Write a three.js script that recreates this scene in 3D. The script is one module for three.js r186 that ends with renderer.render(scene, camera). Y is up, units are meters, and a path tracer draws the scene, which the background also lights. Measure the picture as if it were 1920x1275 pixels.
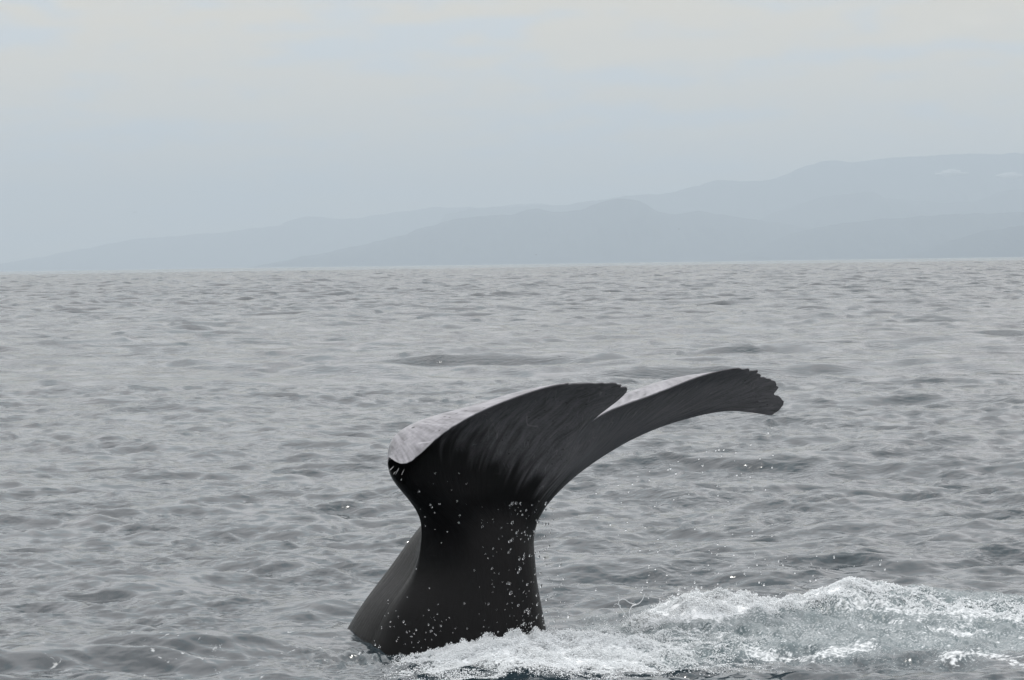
import * as THREE from 'three';
import { createNoise2D, createNoise3D } from 'simplex-noise';
import { mergeGeometries } from 'three/addons/utils/BufferGeometryUtils.js';

// ---------------------------------------------------------------- camera, sky, sun, exposure
const scene = new THREE.Scene();
const camera = new THREE.PerspectiveCamera(2 * Math.atan(637.5 / 7000) * 180 / Math.PI, 1024 / 680, 0.5, 250000);
camera.position.set(0, 3.5, 34.7);
camera.rotation.set(-Math.atan(143.3 / 7000), 0, -0.82 * Math.PI / 180, 'XYZ');

const renderer = new THREE.WebGLRenderer({ antialias: true });
renderer.toneMapping = THREE.LinearToneMapping;
renderer.toneMappingExposure = 0.94;
renderer.shadowMap.enabled = true;

function rng(seed) { let s = seed | 0; return () => { s = (s + 0x6d2b79f5) | 0; let t = Math.imul(s ^ (s >>> 15), 1 | s); t = (t + Math.imul(t ^ (t >>> 7), 61 | t)) ^ t; return ((t ^ (t >>> 14)) >>> 0) / 4294967296; }; }
const clamp = (x, a = 0, b = 1) => Math.min(b, Math.max(a, x));
const smooth = (a, b, x) => { const t = clamp((x - a) / (b - a)); return t * t * (3 - 2 * t); };
const mix = (a, b, t) => a + (b - a) * t;
const n2 = createNoise2D(rng(11)), n3 = createNoise3D(rng(12)), n2b = createNoise2D(rng(13)), n2c = createNoise2D(rng(14));
const fbm2 = (f, x, y, o, g = 0.5) => { let a = 1, s = 0, n = 0; for (let i = 0; i < o; i++) { s += a * f(x, y); n += a; x = x * 2.03 + 17.1; y = y * 2.03 - 9.3; a *= g; } return s / n; };

const sunTo = new THREE.Vector3(-0.25, 2.8, -1).normalize();          // behind the whale, a little to the left, high, veiled by thin cloud

{ // one sky: thin layered overcast, even all round, a little bluer in the gaps and low down
  const W = 2048, H = 2048, data = new Float32Array(W * H * 4);
  for (let j = 0; j < H; j++) {
    const el = ((j + 0.5) / H - 0.5) * Math.PI, deg = el * 180 / Math.PI;
    const up = Math.max(0, Math.sin(el));
    const base = 0.815 + 0.66 * smooth(0.09, 0.26, up) - 0.14 * smooth(0.4, 1, up);
    const blueLow = 1 - smooth(0.2, 4.2, deg);
    for (let i = 0; i < W; i++) {
      const o = (j * W + i) * 4;
      let c = 0, b = 0;
      const az = ((i + 0.5) / W - 0.5) * 2 * Math.PI, x = Math.cos(az), z = Math.sin(az);
      if (deg > -0.3) {
        // layers of stratus: long flat streaks low down, wider fields overhead
        const k = 1 / (up + 0.10), px = x * Math.cos(el) * k, pz = z * Math.cos(el) * k;
        const oct = deg < 25 ? 5 : 3;
        const a = fbm2(n2, px * 1.6 + 3.1, pz * 1.6 - 1.7, oct, 0.55);
        const s = deg < 25 ? fbm2(n2b, az * 9 + a * 0.5, deg * 0.85 + a * 0.6, 5, 0.55) : a;
        const w = deg < 25 ? fbm2(n2c, az * 30 + 0.6 * a, deg * 3.2 + 0.4 * s, 5, 0.6) : 0;
        c = 0.35 * a + 0.65 * mix(s, a, smooth(12, 25, deg)) + 0.38 * w;
        b = smooth(0.10, -0.45, c);
      }
      const cosS = clamp(x * Math.cos(el) * sunTo.x + Math.sin(el) * sunTo.y + z * Math.cos(el) * sunTo.z, -1, 1);
      const glow = 1 + 0.9 * Math.exp(-(1 - cosS) * 7);
      const L = base * glow * (1 + 0.24 * c) ;
      const t = clamp(1.25 * b + 0.1 * blueLow), warm = 1 - smooth(4, 13, deg);
      data[o] = L * mix(1.01 + 0.09 * warm, 0.90, t); data[o + 1] = L * mix(0.985 + 0.005 * warm, 0.965, t); data[o + 2] = L * mix(0.995 - 0.19 * warm, 1.0, t); data[o + 3] = 1;
    }
  }
  const t = new THREE.DataTexture(data, W, H, THREE.RGBAFormat, THREE.FloatType);
  t.mapping = THREE.EquirectangularReflectionMapping; t.magFilter = t.minFilter = THREE.LinearFilter; t.needsUpdate = true;
  scene.background = t; scene.environment = t;
}
const sun = new THREE.DirectionalLight(new THREE.Color().setRGB(1, 0.96, 0.9), 0.85);
sun.position.copy(sunTo).multiplyScalar(60); sun.castShadow = true; sun.shadow.radius = 4;
Object.assign(sun.shadow.camera, { left: -12, right: 12, top: 12, bottom: -12, near: 1, far: 140 });
sun.shadow.mapSize.set(2048, 2048);
scene.add(sun, sun.target);
scene.fog = new THREE.FogExp2(new THREE.Color().setRGB(0.795, 0.912, 1.0), 5.0e-5);

function place(o, name, userData, parent = scene) { o.name = name; Object.assign(o.userData, userData); o.castShadow = o.receiveShadow = true; parent.add(o); return o; }
const tex = (data, w, h, srgb) => { const t = new THREE.DataTexture(data, w, h, THREE.RGBAFormat, THREE.UnsignedByteType); t.magFilter = THREE.LinearFilter; t.minFilter = THREE.LinearFilter; t.wrapS = t.wrapT = THREE.RepeatWrapping; if (srgb) t.colorSpace = THREE.SRGBColorSpace; t.needsUpdate = true; return t; };
const toSrgb = (x) => 255 * (x <= 0.0031308 ? x * 12.92 : 1.055 * Math.pow(x, 1 / 2.4) - 0.055);

//<sea>
// ---------------------------------------------------------------- the sea
// a low cross swell under wind chop: peaked, short-crested wavelets in octaves, each finer one riding on the last
const swell = [];
{
  const r = rng(5);
  for (let i = 0; i < 26; i++) {
    const lam = 2.6 * Math.pow(14 / 2.6, (i + r()) / 26), dir = Math.PI / 2 + 0.2 + ((r() + r() + r() - 1.5) / 1.5) * 1.2, k = 2 * Math.PI / lam;
    swell.push({ lam, kx: k * Math.cos(dir), kz: k * Math.sin(dir), dx: Math.cos(dir), dz: Math.sin(dir), a: Math.min(0.04, 0.019 * (0.5 + r()) / k), ph: r() * 6.2832 });
  }
}
// spacing of crests (m), height (m), peakedness, distance from which the open sea carries it, turn
const CHOP = [
  [46, 1.2, 2.0, 1100, 0.3], [23, 0.98, 2.0, 430, -0.4], [11.5, 0.58, 2.0, 170, 0.5], [5.6, 0.25, 2.2, 70, -0.2],
  [3.1, 0.110, 2.4, 0, 0.35], [1.65, 0.076, 2.3, 0, -0.45], [0.88, 0.041, 2.0, 0, 0.6], [0.47, 0.0195, 1.7, 0, -0.3], [0.25, 0.0080, 1.4, 0, 0.2],
];
// single higher waves out on the water: place, half width and depth, height, turn
const HUMPS = [[6.5, -31.5, 1.3, 1.6, 0.36, 0.1], [4.5, -16.5, 1.2, 1.2, 0.24, 0.2], [2.1, -19.5, 1.0, 1.2, 0.22, -0.1], [8.2, -19, 0.9, 1.1, 0.18, 0], [-2.6, -7.5, 1.5, 0.9, 0.14, 0], [-4.2, -40, 1.4, 1.5, 0.26, 0.1], [-3.2, -13.5, 0.7, 0.8, 0.14, 0.3], [0.6, -66, 1.6, 1.8, 0.3, 0], [-8.5, -58, 1.6, 2, 0.3, 0]];
function peaks(x, y, peak) { // rounded troughs, pointed short crests
  const n = 0.95 * n2(x * 0.42, y * 0.42); x += n; y += 0.95 * n2b(x * 0.42 + 5, y * 0.42);
  let a = 1 - Math.abs(Math.sin(x)), b = 1 - Math.abs(Math.sin(y));
  a = mix(a, Math.abs(Math.cos(x)), a); b = mix(b, Math.abs(Math.cos(y)), b);
  return Math.pow(1 - Math.pow(a * b, 0.65), peak);
}
const LONG = 1.4;                                                    // the stirred-up patch is drawn out towards the viewer
const bump = (x, z, cx, cz, rx, rz, a = 0) => { z /= LONG; const c = Math.cos(a), s = Math.sin(a), u = ((x - cx) * c + (z - cz) * s) / rx, v = (-(x - cx) * s + (z - cz) * c) / rz; return Math.exp(-(u * u + v * v)); };
// heave of the water that the whale has stirred up: where it slides in and the wave rolling off to the right
function heave(x, z) {
  let h = 0;
  h += 0.13 * bump(x, z, 0.15, 0.8, 1.0, 0.6, 0.05);
  h += 0.21 * bump(x, z, 1.75, -0.5, 0.75, 0.55, 0.1);
  h += 0.25 * bump(x, z, 3.3, -1.0, 0.95, 0.6, -0.05);
  h += 0.13 * bump(x, z, 4.7, -1.0, 1.0, 0.5, 0.15);
  h -= 0.10 * bump(x, z, -1.2, 0.45, 0.8, 0.8);
  return h;
}
const stir = (x, z) => clamp(bump(x, z, 0.4, 0.9, 1.5, 0.9) + bump(x, z, 2.6, 0.1, 2.2, 1.3) + bump(x, z, 4.6, 0.2, 2, 1.4));
function seaPoint(x, z, cell, out) {
  let y = 0, ox = 0, oz = 0;
  const r = Math.hypot(x, z - 34.7);
  for (const w of swell) {
    const f = w.lam / cell; if (f < 2.5) continue;
    const p = w.kx * x + w.kz * z + w.ph, A = w.a * smooth(2.5, 4.5, f);
    y += A * Math.cos(p); const s = A * Math.sin(p); ox -= w.dx * s; oz -= w.dz * s;
  }
  const gust = 0.78 + 0.42 * smooth(-0.7, 0.8, n2(x * 0.09, z * 0.06) + 0.5 * n2b(x * 0.33 + 9, z * 0.21));
  for (let i = 0; i < CHOP.length; i++) {
    const [sp, h, peak, from, turn] = CHOP[i], f = sp / cell;
    if (f < 2.4 || r < from) continue;
    const q = smooth(2.4, 4.5, f) * (from ? smooth(from, from * 2, r) : i > 5 ? gust : 1), k = Math.PI / sp, c = Math.cos(turn), s = Math.sin(turn);
    const X = x + ox, Z = z + oz, u = (X * c + Z * s) * k * 0.6 + i * 13.7, v = (-X * s + Z * c) * k * 1.1 + i * 5.1;
    y += q * h * (0.62 * peaks(u, v, peak) + 0.5 * peaks(0.9 * v - 0.5 * u + 31, 0.8 * u + 0.6 * v - 17, peak) - 0.60);
  }
  if (r < 130) for (const [cx, cz, rx, rz, h, a] of HUMPS) { const c = Math.cos(a), s = Math.sin(a), u = ((x - cx) * c + (z - cz) * s) / rx, v = (-(x - cx) * s + (z - cz) * c) / rz; y += h * Math.exp(-Math.pow(u * u + v * v + 0.02, 0.75)); }
  if (Math.abs(x) < 9 && Math.abs(z) < 8) {
    const st = stir(x, z);
    const calm = bump(x, z, -0.4, 0.15, 1.5, 1.0); y = y * (1 - 0.35 * st) * (1 - 0.7 * calm) - 0.08 * calm + heave(x, z);
    const swirl = bump(x, z, -1.3, 0.75, 0.9, 0.8); if (swirl > 0.03) y += swirl * (0.032 * n2(x * 3.1, z * 2.4) + 0.016 * (1 - 2 * Math.abs(n2b(x * 6.5, z * 5))) + 0.007 * n2c(x * 15, z * 12));
    if (st > 0.02) y += st * (0.04 * n2(x * 2.1, z * 1.6) + 0.02 * n2(x * 5.3 + 4, z * 4.4) + 0.014 * (1 - 2 * Math.abs(n2b(x * 10, z * 8))));
  }
  out[0] = x + ox; out[1] = y; out[2] = z + oz;
}
const EYE = [0, 34.7], FOAM = { x0: -5, x1: 7, z0: -6, z1: 5 };
{
  // rings round the viewing place, finer towards it; all one sheet
  const D = Math.PI / 180, rings = [], p = [0, 0, 0];
  const ring = (columns, rad) => {
    const ang = [];
    for (let i = 0; i <= columns; i++) ang.push((-9.8 + 19.6 * i / columns) * D);
    for (let a = 9.8, st = 0.1; a < 180;) { a += st; st = Math.min(10, st * 1.35); ang.push(Math.min(a, 180) * D); ang.unshift(-Math.min(a, 180) * D); }
    const nc = ang.length, nr = rad.length, pos = new Float32Array(nc * nr * 3), uv = new Float32Array(nc * nr * 2), uv1 = new Float32Array(nc * nr * 2);
    for (let j = 0; j < nr; j++) {
      const r = rad[j], dr = (rad[Math.min(j + 1, nr - 1)] - rad[Math.max(j - 1, 0)]) / (j > 0 && j < nr - 1 ? 2 : 1);
      for (let i = 0; i < nc; i++) {
        const da = (ang[Math.min(i + 1, nc - 1)] - ang[Math.max(i - 1, 0)]) / 2, cell = Math.max(dr, r * da);
        const x = EYE[0] + r * Math.sin(ang[i]), z = EYE[1] - r * Math.cos(ang[i]), k = j * nc + i;
        seaPoint(x, z, cell, p); if (j < 2 && r > 1) p[1] -= 0.03;
        pos.set(p, k * 3);
        uv[k * 2] = (x - FOAM.x0) / (FOAM.x1 - FOAM.x0); uv[k * 2 + 1] = (z - FOAM.z0) / (FOAM.z1 - FOAM.z0);
        const wx = 3 * n2(x * 0.012, z * 0.012), wz = 3 * n2b(x * 0.012, z * 0.012);
        uv1[k * 2] = (x + wx) / 20.48; uv1[k * 2 + 1] = -(z + wz) / 20.48;
      }
    }
    const idx = new Uint32Array((nc - 1) * (nr - 1) * 6); let o = 0;
    for (let j = 0; j < nr - 1; j++) for (let i = 0; i < nc - 1; i++) { const a = j * nc + i, b = a + 1, c = a + nc, d = c + 1; idx[o++] = a; idx[o++] = b; idx[o++] = c; idx[o++] = b; idx[o++] = d; idx[o++] = c; }
    const g = new THREE.BufferGeometry();
    g.setAttribute('position', new THREE.BufferAttribute(pos, 3)); g.setAttribute('uv', new THREE.BufferAttribute(uv, 2)); g.setAttribute('uv1', new THREE.BufferAttribute(uv1, 2));
    g.setIndex(new THREE.BufferAttribute(idx, 1)); g.computeVertexNormals(); rings.push(g);
  };
  const steps = (a, b, f) => { const out = []; for (let r = a; r < b; r += f(r)) out.push(r); out.push(b); return out; };
  ring(500, [...steps(0.02, 20.9, () => 1.2), ...steps(22, 110, (r) => r * 0.0022)]);
  ring(400, steps(109, 600, () => 0.5));
  ring(330, [...steps(596, 2500, (r) => r * 0.0014), ...steps(2520, 9000, (r) => r * 0.006), ...steps(9300, 66000, (r) => r * 0.04)]);
  const g = mergeGeometries(rings), idx = g.index.array;
  console.log('sea triangles', idx.length / 3);

  // ripples too small for the mesh: a 20.48 m tile of slopes
  const S = 2048, T = 20.48, sx = new Float32Array(S * S), sz = new Float32Array(S * S), r = rng(77), N = 150;
  for (let i = 0; i < N; i++) {
    const lam = 0.05 * Math.pow(0.4 / 0.05, (i + r()) / N), dir = -Math.PI / 2 + 0.25 + ((r() + r() + r() - 1.5) / 1.5) * 1.6;
    const m = Math.round(T / lam * Math.cos(dir)), n = Math.round(T / lam * Math.sin(dir)), ph = r() * 6.2832;
    const k = Math.hypot(m, n) || 1, sl = 0.0066 * (0.5 + r());
    const cx = new Float32Array(S), sxx = new Float32Array(S), cz = new Float32Array(S), szz = new Float32Array(S);
    for (let q = 0; q < S; q++) { const a = 2 * Math.PI * m * q / S + ph, b = 2 * Math.PI * n * q / S; cx[q] = Math.cos(a); sxx[q] = Math.sin(a); cz[q] = Math.cos(b); szz[q] = Math.sin(b); }
    const ax = sl * m / k, az = sl * n / k;
    for (let y = 0; y < S; y++) { const C = cz[y], Z = szz[y]; for (let x = 0, q = y * S; x < S; x++, q++) { const s = sxx[x] * C + cx[x] * Z; sx[q] += ax * s; sz[q] += az * s; } }
  }
  const nd = new Uint8Array(S * S * 4);
  for (let y = 0, q = 0; y < S; y++) for (let x = 0; x < S; x++, q++) {
    const cx = Math.cos(2 * Math.PI * x / S), sxn = Math.sin(2 * Math.PI * x / S), cz = Math.cos(2 * Math.PI * y / S), szn = Math.sin(2 * Math.PI * y / S);
    const m = clamp(0.85 + 0.95 * n3(cx * 1.3 + sxn * 0.7, sxn * 1.3 + cz, szn * 1.6 + 3) + 0.3 * n3(cx * 4 + szn, sxn * 4, cz * 4), 0.2, 1.7);   // catspaws: patches of livelier ripple
    const a = -sx[q] * m, b = -sz[q] * m, l = 1 / Math.hypot(a, b, 1);
    nd[q * 4] = 127.5 + 127.5 * a * l; nd[q * 4 + 1] = 127.5 + 127.5 * b * l; nd[q * 4 + 2] = 127.5 + 127.5 * l; nd[q * 4 + 3] = 255;
  }
  const ripple = tex(nd, S, S); ripple.channel = 1;

  // clear deep water is one even colour; the map adds the foam and the pale bubbles beaten into it where the whale has stirred it up
  const FW = 1792, FH = 1640, cd = new Uint8Array(FW * FH * 4), rd = new Uint8Array(FW * FH * 4);
  const SEA_WATER = [0.015, 0.026, 0.033];                            // the same from here to the horizon
  const lace = (x, z, f) => { const wx = x + 0.25 * n2(x * f * 0.5, z * f * 0.5), wz = z + 0.25 * n2b(x * f * 0.5, z * f * 0.5); const a = 1 - Math.abs(n2c(wx * f, wz * f)), b = 1 - Math.abs(n2(wx * f * 2.3 + 5, wz * f * 2.3)); return a * 0.65 + b * 0.35; };
  const strands = [ // trails of foam left on the water: points (x, z), width
    [[[3.55, -0.2], [3.75, 0.25], [4.05, 0.45], [4.5, 0.5], [5.2, 0.35], [6.2, 0.1]], 0.10],
    [[[3.2, -0.75], [3.7, -0.5], [4.3, -0.3], [4.9, -0.2], [5.8, -0.2]], 0.16],
    [[[4.6, 0.8], [5.1, 0.75], [6, 0.7]], 0.10],
    [[[3.75, 1.75], [4.0, 1.65], [4.25, 1.9], [4.4, 2.2]], 0.10],
    [[[2.1, 1.3], [2.6, 1.5], [3.1, 1.3]], 0.12],
  ];
  for (let y = 0, q = 0; y < FH; y++) for (let x = 0; x < FW; x++, q++) {
    const X = mix(FOAM.x0, FOAM.x1, x / (FW - 1)), Z = mix(FOAM.z0, FOAM.z1, y / (FH - 1));
    const st = stir(X, Z), edge = Math.min(x, y, FW - 1 - x, FH - 1 - y) > 3 ? 1 : 0;
    const left = bump(X, Z, -2.5, 0.7, 2.2, 1.6);
    if (st < 0.015 && left < 0.06 && !(X > 3 && Math.abs(Z) < 4)) { for (let c = 0; c < 3; c++) cd[q * 4 + c] = toSrgb(SEA_WATER[c]); cd[q * 4 + 3] = rd[q * 4 + 3] = 255; rd[q * 4 + 1] = 255 * 0.12; continue; }   // open sea
    const l1 = lace(X, Z * 0.7, 1.5), l2 = lace(X + 7, Z * 0.8, 4.5), f1 = fbm2(n2, X * 1.1, Z * 0.9, 4), grain = fbm2(n2b, X * 14, Z * 12, 3, 0.6);
    const mass = clamp(1.25 * bump(X, Z, 0.2, 1.3, 1.2, 0.95, 0.03) + 1.1 * bump(X, Z, 1.6, -0.35, 0.6, 0.5, 0.1) + 0.9 * bump(X, Z, 3.0, -0.95, 0.9, 0.25, -0.05) + 0.7 * bump(X, Z, 2.3, -0.55, 0.8, 0.25), 0, 1.2);
    let foam = smooth(0.55, 0.95, mass + 0.35 * f1 + 0.28 * (l2 - 0.6) + 0.25 * grain);
    foam = Math.max(foam, 0.9 * smooth(0.90, 1.02, l1 * 0.62 + l2 * 0.30 + st * 0.15 + 0.12 * grain) * smooth(0.05, 0.5, st));
    foam = Math.max(foam, 0.7 * smooth(0.80, 0.95, l1 * 0.68 + l2 * 0.27 + 0.06 * grain) * smooth(0.1, 0.6, left));
    for (const [pts, w] of strands) {
      let d = 9; for (let i = 0; i + 1 < pts.length; i++) { const [ax, az] = pts[i], [bx, bz] = pts[i + 1], ux = bx - ax, uz = bz - az, Zs = Z / LONG, t = clamp(((X - ax) * ux + (Zs - az) * uz) / (ux * ux + uz * uz)); d = Math.min(d, Math.hypot(X - ax - t * ux, Zs - az - t * uz)); }
      if (d < w * 2.5) foam = Math.max(foam, smooth(0.35, 0.75, (1 - d / (w * 1.9)) + 1.1 * (l2 - 0.72) + 0.4 * f1 + 0.45 * grain) * (0.35 + 0.45 * smooth(-0.3, 0.35, grain)));
    }
    const fleck = smooth(0.35, 0.75, fbm2(n2c, X * 30, Z * 22, 2, 0.7) + 0.35 * f1 + 0.3 * st - 0.1) * smooth(0.1, 0.6, st);   // scattered bubbles
    foam = Math.max(foam, 0.55 * fleck);
    foam *= edge;
    const air = edge * clamp(smooth(0.15, 0.75, st + 0.35 * f1 + 0.15 * grain) * 0.8);
    const W0 = SEA_WATER, A0 = [0.13, 0.165, 0.175], F0 = [0.78, 0.80, 0.81];
    for (let c = 0; c < 3; c++) cd[q * 4 + c] = toSrgb(mix(mix(W0[c], A0[c], air), F0[c] * (1 + 0.10 * grain), foam));
    cd[q * 4 + 3] = 255; rd[q * 4] = rd[q * 4 + 2] = 0; rd[q * 4 + 1] = 255 * mix(mix(0.12, 0.32, air), 0.85, foam); rd[q * 4 + 3] = 255;
  }
  const cm = tex(cd, FW, FH, true), rm = tex(rd, FW, FH); for (const t of [cm, rm]) t.wrapS = t.wrapT = THREE.ClampToEdgeWrapping;
  const m = new THREE.MeshPhysicalMaterial({ name: 'sea_water', map: cm, roughness: 1, roughnessMap: rm, ior: 1.333, normalMap: ripple });
  place(new THREE.Mesh(g, m), 'sea', { kind: 'structure', label: 'choppy grey sea reaching to the horizon', category: 'sea' });
}

// ---------------------------------------------------------------- mountains across the water
const RIDGES = [
  { far: 28000, crest: [[2968, -2], [3249, 110], [3510, 186], [3850, 233], [4211, 260], [4770, 212], [5368, 24]] },
  { far: 34000, crest: [[2051, 67], [2319, 161], [2685, 272], [3171, 343], [3803, 382], [4677, 408], [5308, 424], [6278, 274], [7246, 17]] },
  { far: 38000, crest: [[-2594, 36], [-1941, 130], [-1451, 232], [-1179, 293], [-852, 391], [-579, 458], [-307, 492], [18, 504], [290, 559], [436, 525], [599, 522], [833, 579], [1079, 654], [1322, 620], [1484, 521], [1700, 485], [1918, 509], [2215, 456], [2622, 396], [3271, 251], [4028, 23]] },
  { far: 44000, crest: [[2657, 369], [3163, 582], [3636, 719], [4234, 786], [4421, 721], [4735, 672], [5426, 656], [5930, 793], [6306, 725], [7185, 618], [8438, 349]] },
  { far: 52000, crest: [[-1164, 645], [-568, 770], [-48, 800], [769, 818], [1141, 857], [1588, 925], [2256, 953], [2554, 1037], [2890, 1114], [3224, 1102], [3669, 1125], [4042, 1276], [4452, 1374], [4860, 1346], [5343, 1406], [6160, 1431], [7088, 1436], [8499, 1435], [9981, 1228], [11462, 836]] },
  { far: 60000, crest: [[-10781, 5], [-9067, 15], [-7950, 153], [-6919, 327], [-6060, 478], [-4559, 576], [-3700, 675], [-3527, 758], [-3056, 803], [-2713, 764], [-2370, 785], [-1769, 862], [-1169, 921], [-312, 909], [31, 947], [288, 969], [802, 910], [1657, 787], [2938, 512]] },
];
{
  const hill = new THREE.MeshStandardMaterial({ name: 'haze_tinted_forest', color: new THREE.Color().setRGB(0.035, 0.055, 0.075), roughness: 1 });  // dark forest colour, tinted blue to paint in distance haze
  const names = ['low dark foothill at the end of the coast', 'long low foothill rising behind the nearest one', 'mountain ridge with a single broad peak in its middle', 'ridge with a small knob, under the highest range', 'highest hazy mountain range, climbing in steps', 'palest, farthest mountain range sinking to the horizon'];
  RIDGES.forEach(({ far, crest }, n) => {
    const pts = [], x0 = crest[0][0], x1 = crest.at(-1)[0], NX = 300, NZ = 24, deep = far * 0.11, g = new THREE.PlaneGeometry(1, 1, NX, NZ), p = g.attributes.position;
    const top = (x) => { let i = 0; while (i < crest.length - 2 && crest[i + 1][0] < x) i++; const t = clamp((x - crest[i][0]) / (crest[i + 1][0] - crest[i][0])), a = crest[Math.max(0, i - 1)][1], b = crest[i][1], c = crest[i + 1][1], d = crest[Math.min(crest.length - 1, i + 2)][1];
      return b + 0.5 * t * (c - a + t * (2 * a - 5 * b + 4 * c - d + t * (3 * (b - c) + d - a))) * 1; };
    for (let k = 0; k < p.count; k++) {
      const u = p.getX(k) + 0.5, v = p.getY(k) + 0.5, x = mix(x0, x1, u), s = far / 7000;
      const h = Math.max(-40, top(x)) * smooth(0, 0.02, u) * smooth(1, 0.98, u) + s * (3.2 * fbm2(n2, x / (s * 60), n * 7.7, 5, 0.55));
      const w = 2 * v - 1, spur = fbm2(n2b, x / (s * 90) + n * 3, v * 3, 4) * 0.3 * (1 - (1 - Math.abs(w)) ** 2);
      const fall = w < 0 ? Math.pow(1 + w, 0.9) : Math.pow(1 - w, 0.8);
      p.setXYZ(k, x, -30 + (h + 30) * clamp(fall + spur * fall * (1 - fall) * 3, 0, 1), 34.7 - far - w * deep);
    }
    g.computeVertexNormals();
    place(new THREE.Mesh(g, hill), n ? 'mountain_ridge_' + String(n).padStart(3, '0') : 'mountain_ridge', { kind: 'structure', label: names[n], category: 'mountain' });
  });
}

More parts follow.
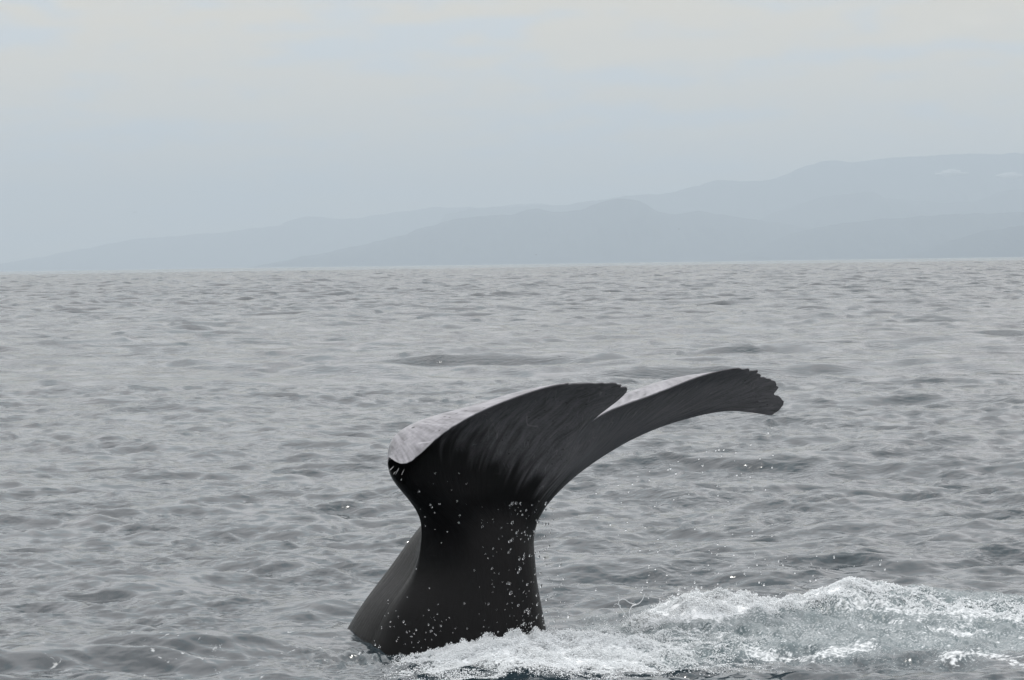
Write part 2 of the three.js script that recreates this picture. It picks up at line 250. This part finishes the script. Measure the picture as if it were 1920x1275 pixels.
//</sea>
// ---------------------------------------------------------------- the whale's tail: one skin from the tail stock to the edges of both flukes
// net of the middle surface in metres: rows climb the tail stock and run on to the trailing edge, columns go from one fluke tip to the other
const NET = [
  [[-1.152, -0.592, 0.365], [-1.086, -0.600, 0.303], [-0.997, -0.611, 0.220], [-0.908, -0.623, 0.137], [-0.818, -0.634, 0.054], [-0.751, -0.642, -0.008], [-0.706, -0.648, -0.050], [-0.661, -0.653, -0.092], [-0.593, -0.662, -0.154], [-0.502, -0.673, -0.237], [-0.410, -0.684, -0.320], [-0.351, -0.692, -0.374], [-0.305, -0.697, -0.416], [-0.272, -0.701, -0.445], [-0.249, -0.704, -0.465]],
  [[-1.067, -0.128, 0.339], [-1.005, -0.135, 0.280], [-0.922, -0.144, 0.203], [-0.839, -0.154, 0.125], [-0.755, -0.163, 0.047], [-0.692, -0.170, -0.011], [-0.649, -0.175, -0.050], [-0.607, -0.180, -0.089], [-0.543, -0.187, -0.147], [-0.458, -0.196, -0.225], [-0.372, -0.206, -0.303], [-0.317, -0.212, -0.353], [-0.274, -0.217, -0.392], [-0.243, -0.220, -0.419], [-0.222, -0.222, -0.439]],
  [[-0.993, 0.287, 0.312], [-0.935, 0.282, 0.258], [-0.858, 0.274, 0.185], [-0.780, 0.266, 0.113], [-0.702, 0.258, 0.040], [-0.643, 0.252, -0.014], [-0.603, 0.248, -0.050], [-0.564, 0.244, -0.086], [-0.505, 0.238, -0.140], [-0.425, 0.230, -0.213], [-0.345, 0.222, -0.285], [-0.293, 0.217, -0.332], [-0.253, 0.213, -0.368], [-0.225, 0.210, -0.394], [-0.205, 0.208, -0.412]],
  [[-0.890, 0.677, 0.272], [-0.830, 0.672, 0.223], [-0.752, 0.666, 0.159], [-0.676, 0.659, 0.095], [-0.602, 0.653, 0.030], [-0.548, 0.648, -0.018], [-0.513, 0.645, -0.050], [-0.478, 0.642, -0.082], [-0.427, 0.637, -0.130], [-0.360, 0.631, -0.195], [-0.296, 0.625, -0.259], [-0.256, 0.621, -0.301], [-0.225, 0.618, -0.333], [-0.204, 0.615, -0.356], [-0.189, 0.614, -0.372]],
  [[-0.856, 0.984, 0.302], [-0.779, 0.980, 0.253], [-0.683, 0.974, 0.189], [-0.594, 0.968, 0.125], [-0.512, 0.962, 0.060], [-0.455, 0.957, 0.012], [-0.419, 0.955, -0.020], [-0.384, 0.952, -0.052], [-0.336, 0.948, -0.100], [-0.278, 0.942, -0.165], [-0.227, 0.936, -0.229], [-0.197, 0.933, -0.271], [-0.176, 0.930, -0.303], [-0.163, 0.928, -0.326], [-0.154, 0.927, -0.342]],
  [[-0.880, 1.227, 0.382], [-0.770, 1.221, 0.328], [-0.636, 1.215, 0.255], [-0.516, 1.208, 0.183], [-0.411, 1.202, 0.110], [-0.342, 1.197, 0.056], [-0.301, 1.194, 0.020], [-0.263, 1.191, -0.016], [-0.213, 1.187, -0.070], [-0.160, 1.181, -0.143], [-0.121, 1.176, -0.215], [-0.104, 1.173, -0.262], [-0.095, 1.170, -0.298], [-0.092, 1.168, -0.324], [-0.090, 1.167, -0.342]],
  [[-1.106, 1.504, 0.450], [-1.056, 1.562, 0.450], [-0.939, 1.603, 0.420], [-0.733, 1.618, 0.380], [-0.470, 1.599, 0.300], [-0.225, 1.571, 0.200], [-0.067, 1.554, 0.120], [0.002, 1.539, 0.040], [0.071, 1.518, -0.050], [0.121, 1.497, -0.140], [0.161, 1.477, -0.220], [0.186, 1.463, -0.280], [0.201, 1.456, -0.310], [0.211, 1.449, -0.330], [0.216, 1.449, -0.340]],
  [[-1.136, 1.674, 0.950], [-1.090, 1.809, 0.950], [-0.941, 1.924, 0.880], [-0.632, 1.988, 0.780], [-0.158, 1.993, 0.620], [0.183, 1.921, 0.420], [0.370, 1.790, 0.220], [0.542, 1.847, 0.020], [0.686, 1.904, -0.220], [0.831, 1.923, -0.420], [0.945, 1.910, -0.560], [1.013, 1.890, -0.640], [1.065, 1.877, -0.700], [1.101, 1.865, -0.730], [1.122, 1.853, -0.750]],
  [[-1.126, 1.730, 1.360], [-1.044, 1.921, 1.300], [-0.777, 2.061, 1.200], [-0.370, 2.174, 1.050], [0.186, 2.294, 0.850], [0.673, 2.221, 0.640], [0.578, 1.959, 0.300], [0.823, 2.101, 0.020], [1.152, 2.245, -0.280], [1.515, 2.331, -0.550], [1.741, 2.281, -0.750], [1.847, 2.204, -0.860], [1.896, 2.134, -0.940], [1.924, 2.086, -1.000], [1.941, 2.054, -1.030]],
  [[-1.111, 1.795, 1.520], [-0.933, 1.751, 1.630], [-0.567, 2.038, 1.500], [-0.103, 2.257, 1.300], [0.485, 2.412, 1.050], [1.040, 2.357, 0.800], [0.715, 2.049, 0.380], [0.925, 2.146, 0.300], [1.342, 2.277, 0.000], [1.788, 2.424, -0.350], [2.161, 2.479, -0.700], [2.444, 2.405, -1.000], [2.560, 2.240, -1.150], [2.599, 2.098, -1.220], [2.487, 2.001, -1.250]],
];
const COLUMNS = [-1, -0.85, -0.65, -0.45, -0.25, -0.1, 0, 0.1, 0.25, 0.45, 0.65, 0.78, 0.88, 0.95, 1];
// half thickness to the back and to the belly, how much it rises to a keel (back, belly), lean of that direction (degrees up)
const BODY = [
  [1.80, 1.50, 0.3, 0.1, 0], [1.54, 1.36, 0.32, 0.1, 0], [1.22, 1.18, 0.45, 0.1, 1], [0.90, 0.96, 0.75, 0.1, 3], [0.64, 0.80, 0.85, 0.1, 9], [0.42, 0.62, 0.8, 0.1, 20],
  [0.22, 0.42, 0.5, 0.2, 38], [0.13, 0.20, 0.1, 0.1, 56], [0.06, 0.08, 0, 0, 65], [0.006, 0.006, 0, 0, 65],
];
const whale = {};
{
  const cr = (a, b, c, d, t) => b + 0.5 * t * (c - a + t * (2 * a - 5 * b + 4 * c - d + t * (3 * (b - c) + d - a)));
  const pick = (arr, i) => arr[clamp(i, 0, arr.length - 1)];
  const along = (u) => { let i = 0; while (i < COLUMNS.length - 2 && COLUMNS[i + 1] < u) i++; return i + clamp((u - COLUMNS[i]) / (COLUMNS[i + 1] - COLUMNS[i])); };
  const rowAt = (r, s, c) => { const i = Math.min(Math.floor(s), COLUMNS.length - 2), t = s - i; return cr(pick(NET[r], i - 1)[c], NET[r][i][c], NET[r][i + 1][c], pick(NET[r], i + 2)[c], t); };
  const ragged = (u) => { // bites and tears in the trailing edge, in metres
    let b = 0; const saw = (x, p) => Math.pow(1 - Math.abs(Math.sin(Math.PI * x / p)), 2.5);
    const tip = smooth(0.64, 0.7, u) * smooth(0.95, 0.9, u), lobe = smooth(-0.27, -0.235, u) * smooth(-0.105, -0.13, u);
    b += tip * (0.038 * saw(u + 0.01 * n2(u * 30, 3), 0.037) + 0.05 * (0.4 + n2(u * 16, 1)));
    b += lobe * (0.06 * saw(u + 0.006 * n2(u * 50, 9), 0.024) + 0.035 * (0.4 + n2(u * 40, 2)));
    return b + 0.006 * n2(u * 30, 8) + 0.012 * Math.max(0, n2(u * 14, 5));
  };
  const NT = 210, NU = 340, LOOP = NU * 2, R = NET.length - 1, pos = [], uv = [], col = [], idx = [];
  const M = (u, v) => { const i = Math.min(Math.floor(v), R - 1), t = v - i, s = along(u), o = [0, 0, 0]; for (let c = 0; c < 3; c++) o[c] = cr(rowAt(Math.max(0, i - 1), s, c), rowAt(i, s, c), rowAt(i + 1, s, c), rowAt(Math.min(R, i + 2), s, c), t); return o; };
  const B = (v, c) => { const i = Math.min(Math.floor(v), R - 1), t = v - i; return cr(pick(BODY, i - 1)[c], BODY[i][c], BODY[i + 1][c], pick(BODY, i + 2)[c], t); };
  whale.point = (u, v, side) => { // side 1 the back, -1 the belly
    const p = M(u, v), lean = B(v, 4) * Math.PI / 180, back = [-0.67 * Math.cos(lean), Math.sin(lean), -0.74 * Math.cos(lean)], q2 = Math.max(0, 1 - u * u), keel = clamp(B(v, side > 0 ? 2 : 3)), w = (1 - keel) * Math.sqrt(q2) + keel * q2 * q2;
    const th = (v > R - 0.5 ? Math.max(0.005, B(v, side > 0 ? 0 : 1)) : B(v, side > 0 ? 0 : 1)) * w * side;
    if (v > R - 1) { const q = M(u, R - 1), e = v - (R - 1), l = Math.hypot(p[0] - q[0], p[1] - q[1], p[2] - q[2]) || 1, bite = ragged(u) * smooth(0.3, 1, e); for (let c = 0; c < 3; c++) p[c] -= (p[c] - q[c]) / l * Math.min(bite, l * 0.6); }
    return [p[0] + back[0] * th, p[1] + back[1] * th, p[2] + back[2] * th];
  };
  for (let j = 0; j <= NT; j++) {
    const v = R * (1 - Math.pow(1 - j / NT, 1.25));
    for (let i = 0; i <= LOOP; i++) {
      const a = Math.PI * i / NU, u = -Math.cos(a), side = i <= NU ? -1 : 1;
      const p = whale.point(u, v, side); pos.push(...p);
      if (i <= NU) uv.push(u * 0.9, v * 0.35); else uv.push((4 - u) * 0.3, v * 0.12);   // coarser, softer markings on the back
      // wet black stock, greyer fluke undersides ending in feathered streaks; pale fluke tops are painted sky sheen
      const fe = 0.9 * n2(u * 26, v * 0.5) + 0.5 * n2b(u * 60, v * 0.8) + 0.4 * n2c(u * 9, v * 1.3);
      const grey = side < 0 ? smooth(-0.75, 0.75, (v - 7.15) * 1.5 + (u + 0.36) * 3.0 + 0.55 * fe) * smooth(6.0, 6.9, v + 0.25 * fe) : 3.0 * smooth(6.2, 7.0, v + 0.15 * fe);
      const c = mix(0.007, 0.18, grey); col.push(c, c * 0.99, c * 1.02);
    }
  }
  const w = LOOP + 1;
  for (let pass = 0; pass < 3; pass++) { // evens the skin out where the stock opens into the flukes
    const old = pos.slice();
    for (let j = 1; j < NT; j++) { const v = R * (1 - Math.pow(1 - j / NT, 1.25)), k = Math.round(7 * smooth(2, 4, v) * smooth(7.6, 6.4, v)); if (k < 1) continue;
      for (let i = 0; i < w * 3; i++) { let s = 0, n = 0; for (let q = -k; q <= k; q++) { s += old[(j + q) * w * 3 + i]; n++; } pos[j * w * 3 + i] = s / n; } }
  }
  for (let j = 0; j < NT; j++) for (let i = 0; i < LOOP; i++) { const a = j * w + i, b = a + 1, c = a + w, d = c + 1; idx.push(a, b, c, b, d, c); }
  for (let i = 0; i < NU - 1; i++) { const a = NT * w + i, b = a + 1, c = NT * w + LOOP - i, d = c - 1; idx.push(a, c, b, b, c, d); }   // closes the trailing edge
  const g = new THREE.BufferGeometry();
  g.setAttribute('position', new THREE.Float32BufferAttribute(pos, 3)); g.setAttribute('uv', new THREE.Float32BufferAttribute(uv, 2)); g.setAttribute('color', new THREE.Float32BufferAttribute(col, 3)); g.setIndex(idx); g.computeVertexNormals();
  { // one seam: the first and last vertex of each loop share their normal
    const n = g.attributes.normal; for (let j = 0; j <= NT; j++) { const a = j * w, b = a + LOOP, v = new THREE.Vector3(n.getX(a) + n.getX(b), n.getY(a) + n.getY(b), n.getZ(a) + n.getZ(b)).normalize(); n.setXYZ(a, v.x, v.y, v.z); n.setXYZ(b, v.x, v.y, v.z); }
  }
  // skin: dark grey with fine streaks running back along the flukes, scratches and small pits
  const S = 1024, cd = new Uint8Array(S * S * 4), bd = new Uint8Array(S * S * 4), rd = new Uint8Array(S * S * 4), pr = rng(31), pits = [];
  for (let i = 0; i < 220; i++) pits.push([pr(), pr(), 0.0012 + 0.003 * pr() * pr()]);
  for (let y = 0, q = 0; y < S; y++) for (let x = 0; x < S; x++, q++) {
    const X = x / S, Y = y / S, wv = X + 0.012 * n2(X * 4, Y * 3);
    const st = fbm2(n2, wv * 95, Y * 6, 3, 0.6), st2 = fbm2(n2b, wv * 30, Y * 3.5, 4, 0.6), sp = fbm2(n2c, X * 60, Y * 60, 3, 0.6);
    const scratch = smooth(0.93, 0.99, 1 - Math.abs(n2b(wv * 24 + Y * 6, Y * 2.2 + 40))) * smooth(0.1, 0.5, n2(X * 9, Y * 9));
    const c = 0.5 * (1 + 0.32 * st + 0.42 * st2 + 0.20 * sp + 0.7 * scratch);
    cd[q * 4] = toSrgb(c); cd[q * 4 + 1] = toSrgb(c * 0.99); cd[q * 4 + 2] = toSrgb(c * 1.02); cd[q * 4 + 3] = 255;
    bd[q * 4] = clamp(128 + 62 * st + 36 * st2 + 26 * sp - 50 * scratch, 0, 255); bd[q * 4 + 3] = 255;
    rd[q * 4 + 1] = 255 * clamp(0.40 + 0.10 * st2 + 0.08 * sp); rd[q * 4 + 3] = 255;
  }
  for (const [cx, cy, r0] of pits) { const X0 = Math.round(cx * S), Y0 = Math.round(cy * S), n = Math.ceil(r0 * S * 2); for (let dy = -2 * n; dy <= 2 * n; dy++) for (let dx = -n; dx <= n; dx++) { const d = Math.hypot(dx / (r0 * S), dy / (2 * r0 * S)), k = smooth(1, 0.5, d); if (k <= 0) continue; const q = ((((Y0 + dy) % S + S) % S) * S + ((X0 + dx) % S + S) % S) * 4; for (let c = 0; c < 3; c++) cd[q + c] *= 1 - 0.45 * k; bd[q] *= 1 - 0.5 * k; } }
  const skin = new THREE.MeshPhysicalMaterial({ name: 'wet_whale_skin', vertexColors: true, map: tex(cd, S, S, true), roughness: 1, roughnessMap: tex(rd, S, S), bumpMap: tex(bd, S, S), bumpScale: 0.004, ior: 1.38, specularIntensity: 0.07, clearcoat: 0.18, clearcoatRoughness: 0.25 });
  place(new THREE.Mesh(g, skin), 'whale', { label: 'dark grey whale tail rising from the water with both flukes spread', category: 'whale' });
}


// ---------------------------------------------------------------- froth, spray, birds, clouds
const seaAt = (x, z) => { const p = [0, 0, 0]; seaPoint(x, z, 0.04, p); return p; };
const instanced = (name, geo, mat, list, label, category) => {
  const m = new THREE.InstancedMesh(geo, mat, list.length), M = new THREE.Matrix4(), q = new THREE.Quaternion();
  list.forEach(([x, y, z, sx, sy, sz, tilt = 0], i) => { q.setFromAxisAngle(new THREE.Vector3(0, 0, 1), tilt); m.setMatrixAt(i, M.compose(new THREE.Vector3(x, y, z), q, new THREE.Vector3(sx, sy, sz))); });
  return place(m, name, { kind: 'stuff', label, category });
};
{
  const r = rng(404), ball = new THREE.IcosahedronGeometry(1, 1), gauss = () => (r() + r() + r() + r() - 2) * 1.0;
  const froth = new THREE.MeshPhysicalMaterial({ name: 'froth', color: new THREE.Color().setRGB(0.80, 0.82, 0.83), roughness: 0.55, ior: 1.333 });
  const heap = (n, where, rise, size) => {
    const out = [];
    for (let k = 0, tries = 0; k < n && tries < n * 30; tries++) {
      const [x, z, w] = where(); const clump = 0.5 + 0.5 * fbm2(n2b, x * 3.1, z * 2.6, 4, 0.6);
      if (r() > w * smooth(0.25, 0.75, clump)) continue;
      const p = seaAt(x, z), up = rise * w * Math.pow(r(), 1.6) * smooth(0.2, 0.9, clump), s = size * (0.35 + 0.9 * r() * r());
      out.push([p[0], p[1] + up - s * 0.3, p[2], s * (0.8 + 0.7 * r()), s * (0.6 + 0.6 * r()), s * (0.8 + 0.7 * r())]); k++;
    }
    return out;
  };
  const base = heap(150000, () => { const x = -1.9 + 4.2 * r(), z = 0.35 + 3.0 * r(); return [x, z, smooth(-1.25, -0.75, x) * clamp(1.2 * bump(x, z, 0.12, 1.1, 1.15, 0.85, 0.05))]; }, 0.12, 0.0055);
  instanced('foam', ball, froth, base, 'white churned foam round the foot of the whale tail', 'foam');
  const crestLine = [[1.15, -0.15], [1.55, -0.45], [2.1, -0.55], [2.7, -0.8], [3.3, -1.05], [3.9, -0.75], [4.5, -0.5], [5.3, -0.5]];
  const crest = heap(90000, () => {
    const t = r() * (crestLine.length - 1), i = Math.floor(t), f = t - i, x = mix(crestLine[i][0], crestLine[i + 1][0], f) + 0.16 * gauss(), z = (mix(crestLine[i][1], crestLine[i + 1][1], f) + 0.05 + 0.22 * gauss()) * LONG;
    return [x, z, t < 2.4 ? 0.95 : t < 4.6 ? 0.55 : 0.35];
  }, 0.08, 0.0055);
  instanced('foam_001', ball, froth, crest, 'line of white foam along the crest of the wave beside the whale', 'foam');

  // drops in the air: thrown up in front of the stock, falling from the flukes, over the breaking crest
  const water = new THREE.MeshPhysicalMaterial({ name: 'water_drop', color: 0xffffff, roughness: 0.02, ior: 1.333, transmission: 1, thickness: 0.01 });
  const drops = [], drop = (x, y, z, s, long = 1.3, tilt = -0.4) => drops.push([x, y, z, s, s * long, s, tilt]);
  for (let k = 0; k < 300; k++) { const h = 0.1 + 1.25 * Math.pow(r(), 1.25), x = mix(0.05 - 0.55 * Math.pow(r(), 1.5), 0.52 - 0.12 * h, r()); drop(x, h, 0.95 + 0.5 * r(), 0.0030 + 0.0090 * Math.pow(r(), 3), 1.2 + 0.6 * r()); }
  for (let k = 0; k < 46; k++) { const h = 0.05 + 0.75 * r() * r(); drop(-1.35 + 0.35 * h + 0.55 * r(), h, 0.9 + 0.3 * r(), 0.003 + 0.008 * r() * r()); }
  for (let k = 0; k < 20; k++) drop(-0.9 + 0.5 * r(), 1.0 + 0.7 * r(), 1.25 + 0.3 * r(), 0.003 + 0.006 * r());
  for (let k = 0; k < 90; k++) { const t = r(); drop(mix(0.75, 2.5, t), mix(1.35, 1.9, t) - 1.3 * Math.pow(r(), 1.7), mix(-0.4, -1.1, t), 0.003 + 0.006 * r(), 1.6, -0.15); }
  for (let k = 0; k < 150; k++) { const x = 1.2 + 2.6 * r(); drop(x, 0.3 + 0.45 * Math.pow(r(), 2), -0.4 - 0.5 * r(), 0.003 + 0.008 * r() * r(), 1.2); }
  for (let k = 0; k < 70; k++) drop(-1.0 + 2.2 * r(), 0.18 + 0.2 * Math.pow(r(), 2), 0.9 + 0.5 * r(), 0.003 + 0.007 * r() * r(), 1.2);
  for (const [x, y, l, tl] of [[-1.085, 1.700, 0.05, -0.8], [-1.035, 1.675, 0.06, -0.5], [-0.985, 1.665, 0.055, -0.45], [-1.0, 1.60, 0.02, -0.4], [-1.06, 1.66, 0.03, -0.6]]) drops.push([x, y, 1.62, 0.0028, l * 0.6, 0.0028, tl]);
  instanced('water_drops', ball, water, drops, 'water drops flying off the whale tail and the breaking foam', 'water drops');

  // a thin crown of water thrown up at the left end of the wave
  const arc = (pts, rad) => new THREE.TubeGeometry(new THREE.CatmullRomCurve3(pts.map(([x, y, z = -0.3]) => new THREE.Vector3(x, y, z))), 30, rad, 6);
  const g = mergeGeometries([
    arc([[1.08, 0.12], [0.99, 0.24], [0.965, 0.31], [1.01, 0.335], [1.07, 0.30], [1.14, 0.285], [1.19, 0.33], [1.21, 0.38]], 0.005),
    arc([[0.985, 0.27], [0.95, 0.29], [0.925, 0.285]], 0.0035), arc([[0.98, 0.32], [0.96, 0.36], [0.965, 0.385]], 0.0035), arc([[1.10, 0.10, -0.25], [1.06, 0.2, -0.25], [1.09, 0.27, -0.27], [1.13, 0.28, -0.3]], 0.0045),
  ]);
  place(new THREE.Mesh(g, froth), 'splash', { label: 'thin curling crown of water at the end of the foaming wave', category: 'splash' });
}
{ // distant seabirds
  const m = new THREE.MeshStandardMaterial({ name: 'dark_feathers', color: new THREE.Color().setRGB(0.06, 0.06, 0.065), roughness: 0.9 });
  const shape = (pts, t) => { const s = new THREE.Shape(pts.map((p) => new THREE.Vector2(...p))); return new THREE.ExtrudeGeometry(s, { depth: t, bevelEnabled: true, bevelSize: 0.01, bevelThickness: 0.01, bevelSegments: 1 }); };
  const bird = (name, [x, y, z], turn, roll, label) => {
    const o = new THREE.Group(); place(o, name, { label, category: 'bird', group: 'seabirds far off over the water' }); o.position.set(x, y, z); o.rotation.set(0, turn, roll);
    const body = new THREE.LatheGeometry([[0, -0.26], [0.05, -0.2], [0.085, -0.05], [0.08, 0.08], [0.05, 0.17], [0.055, 0.22], [0.03, 0.27], [0, 0.31]].map((p) => new THREE.Vector2(...p)), 12); body.rotateX(Math.PI / 2);
    place(new THREE.Mesh(body, m), 'body', {}, o);
    for (const s of [-1, 1]) { const w = shape([[0, -0.07], [0.3 * s, -0.02], [0.66 * s, -0.13], [0.34 * s, 0.11], [0, 0.1]], 0.012); w.rotateX(Math.PI / 2); const a = place(new THREE.Mesh(w, m), 'wing', {}, o); a.rotation.z = s * 0.35; a.position.set(s * 0.05, 0.03, 0.02); }
    const tail = shape([[-0.03, 0], [-0.08, -0.16], [0.08, -0.16], [0.03, 0]], 0.01); tail.rotateX(Math.PI / 2); const tl = place(new THREE.Mesh(tail, m), 'tail', {}, o); tl.position.z = -0.2;
    return o;
  };
  bird('seabird', [-190.9, 32.3, -1865.3], 0.5, 0.3, 'seabird flying highest, alone in the pale sky');
  bird('seabird_001', [99.3, 22.3, -2165.3], -0.8, -0.2, 'seabird crossing in front of the mountain ridge with the broad peak');
  bird('seabird_002', [14.9, 8.4, -2165.3], 1.2, 0.1, 'seabird skimming low before the blue hills');
  bird('seabird_003', [-110.7, 6.8, -2765.3], 0.2, 0, 'seabird just clear of the horizon line');
}
{ // scraps of cloud lying against the highest range
  const m = new THREE.MeshStandardMaterial({ name: 'cloud', color: new THREE.Color().setRGB(0.7, 0.7, 0.7), roughness: 1 });
  const cloud = (name, [x, y, z], w, h, seed, label) => {
    const r = rng(seed), parts = [];
    for (let i = 0; i < 16; i++) { const t = r() * 2 - 1, k = 1 - 0.75 * t * t, s = new THREE.IcosahedronGeometry(1, 3), p = s.attributes.position; for (let q = 0; q < p.count; q++) { const d = 1 + 0.25 * n3(p.getX(q) * 2 + i, p.getY(q) * 2, p.getZ(q) * 2); p.setXYZ(q, p.getX(q) * d, p.getY(q) * d, p.getZ(q) * d); } s.scale(w * (0.16 + 0.12 * r()), h * k * (0.35 + 0.3 * r()), w * 0.15); s.translate(t * w * 0.8, h * k * 0.35 * (r() - 0.2), (r() - 0.5) * w * 0.3); s.computeVertexNormals(); parts.push(s); }
    const o = new THREE.Mesh(mergeGeometries(parts), m); o.position.set(x, y, z); return place(o, name, { label, category: 'cloud' });
  };
  cloud('cloud', [5386.2, 1021.4, -45565.3], 210, 72, 7, 'small scrap of cloud against the highest mountain range');
  cloud('cloud_001', [6101.9, 985.1, -45565.3], 184, 64, 9, 'small scrap of cloud beyond the first, at the end of the highest range');
}

renderer.render(scene, camera);
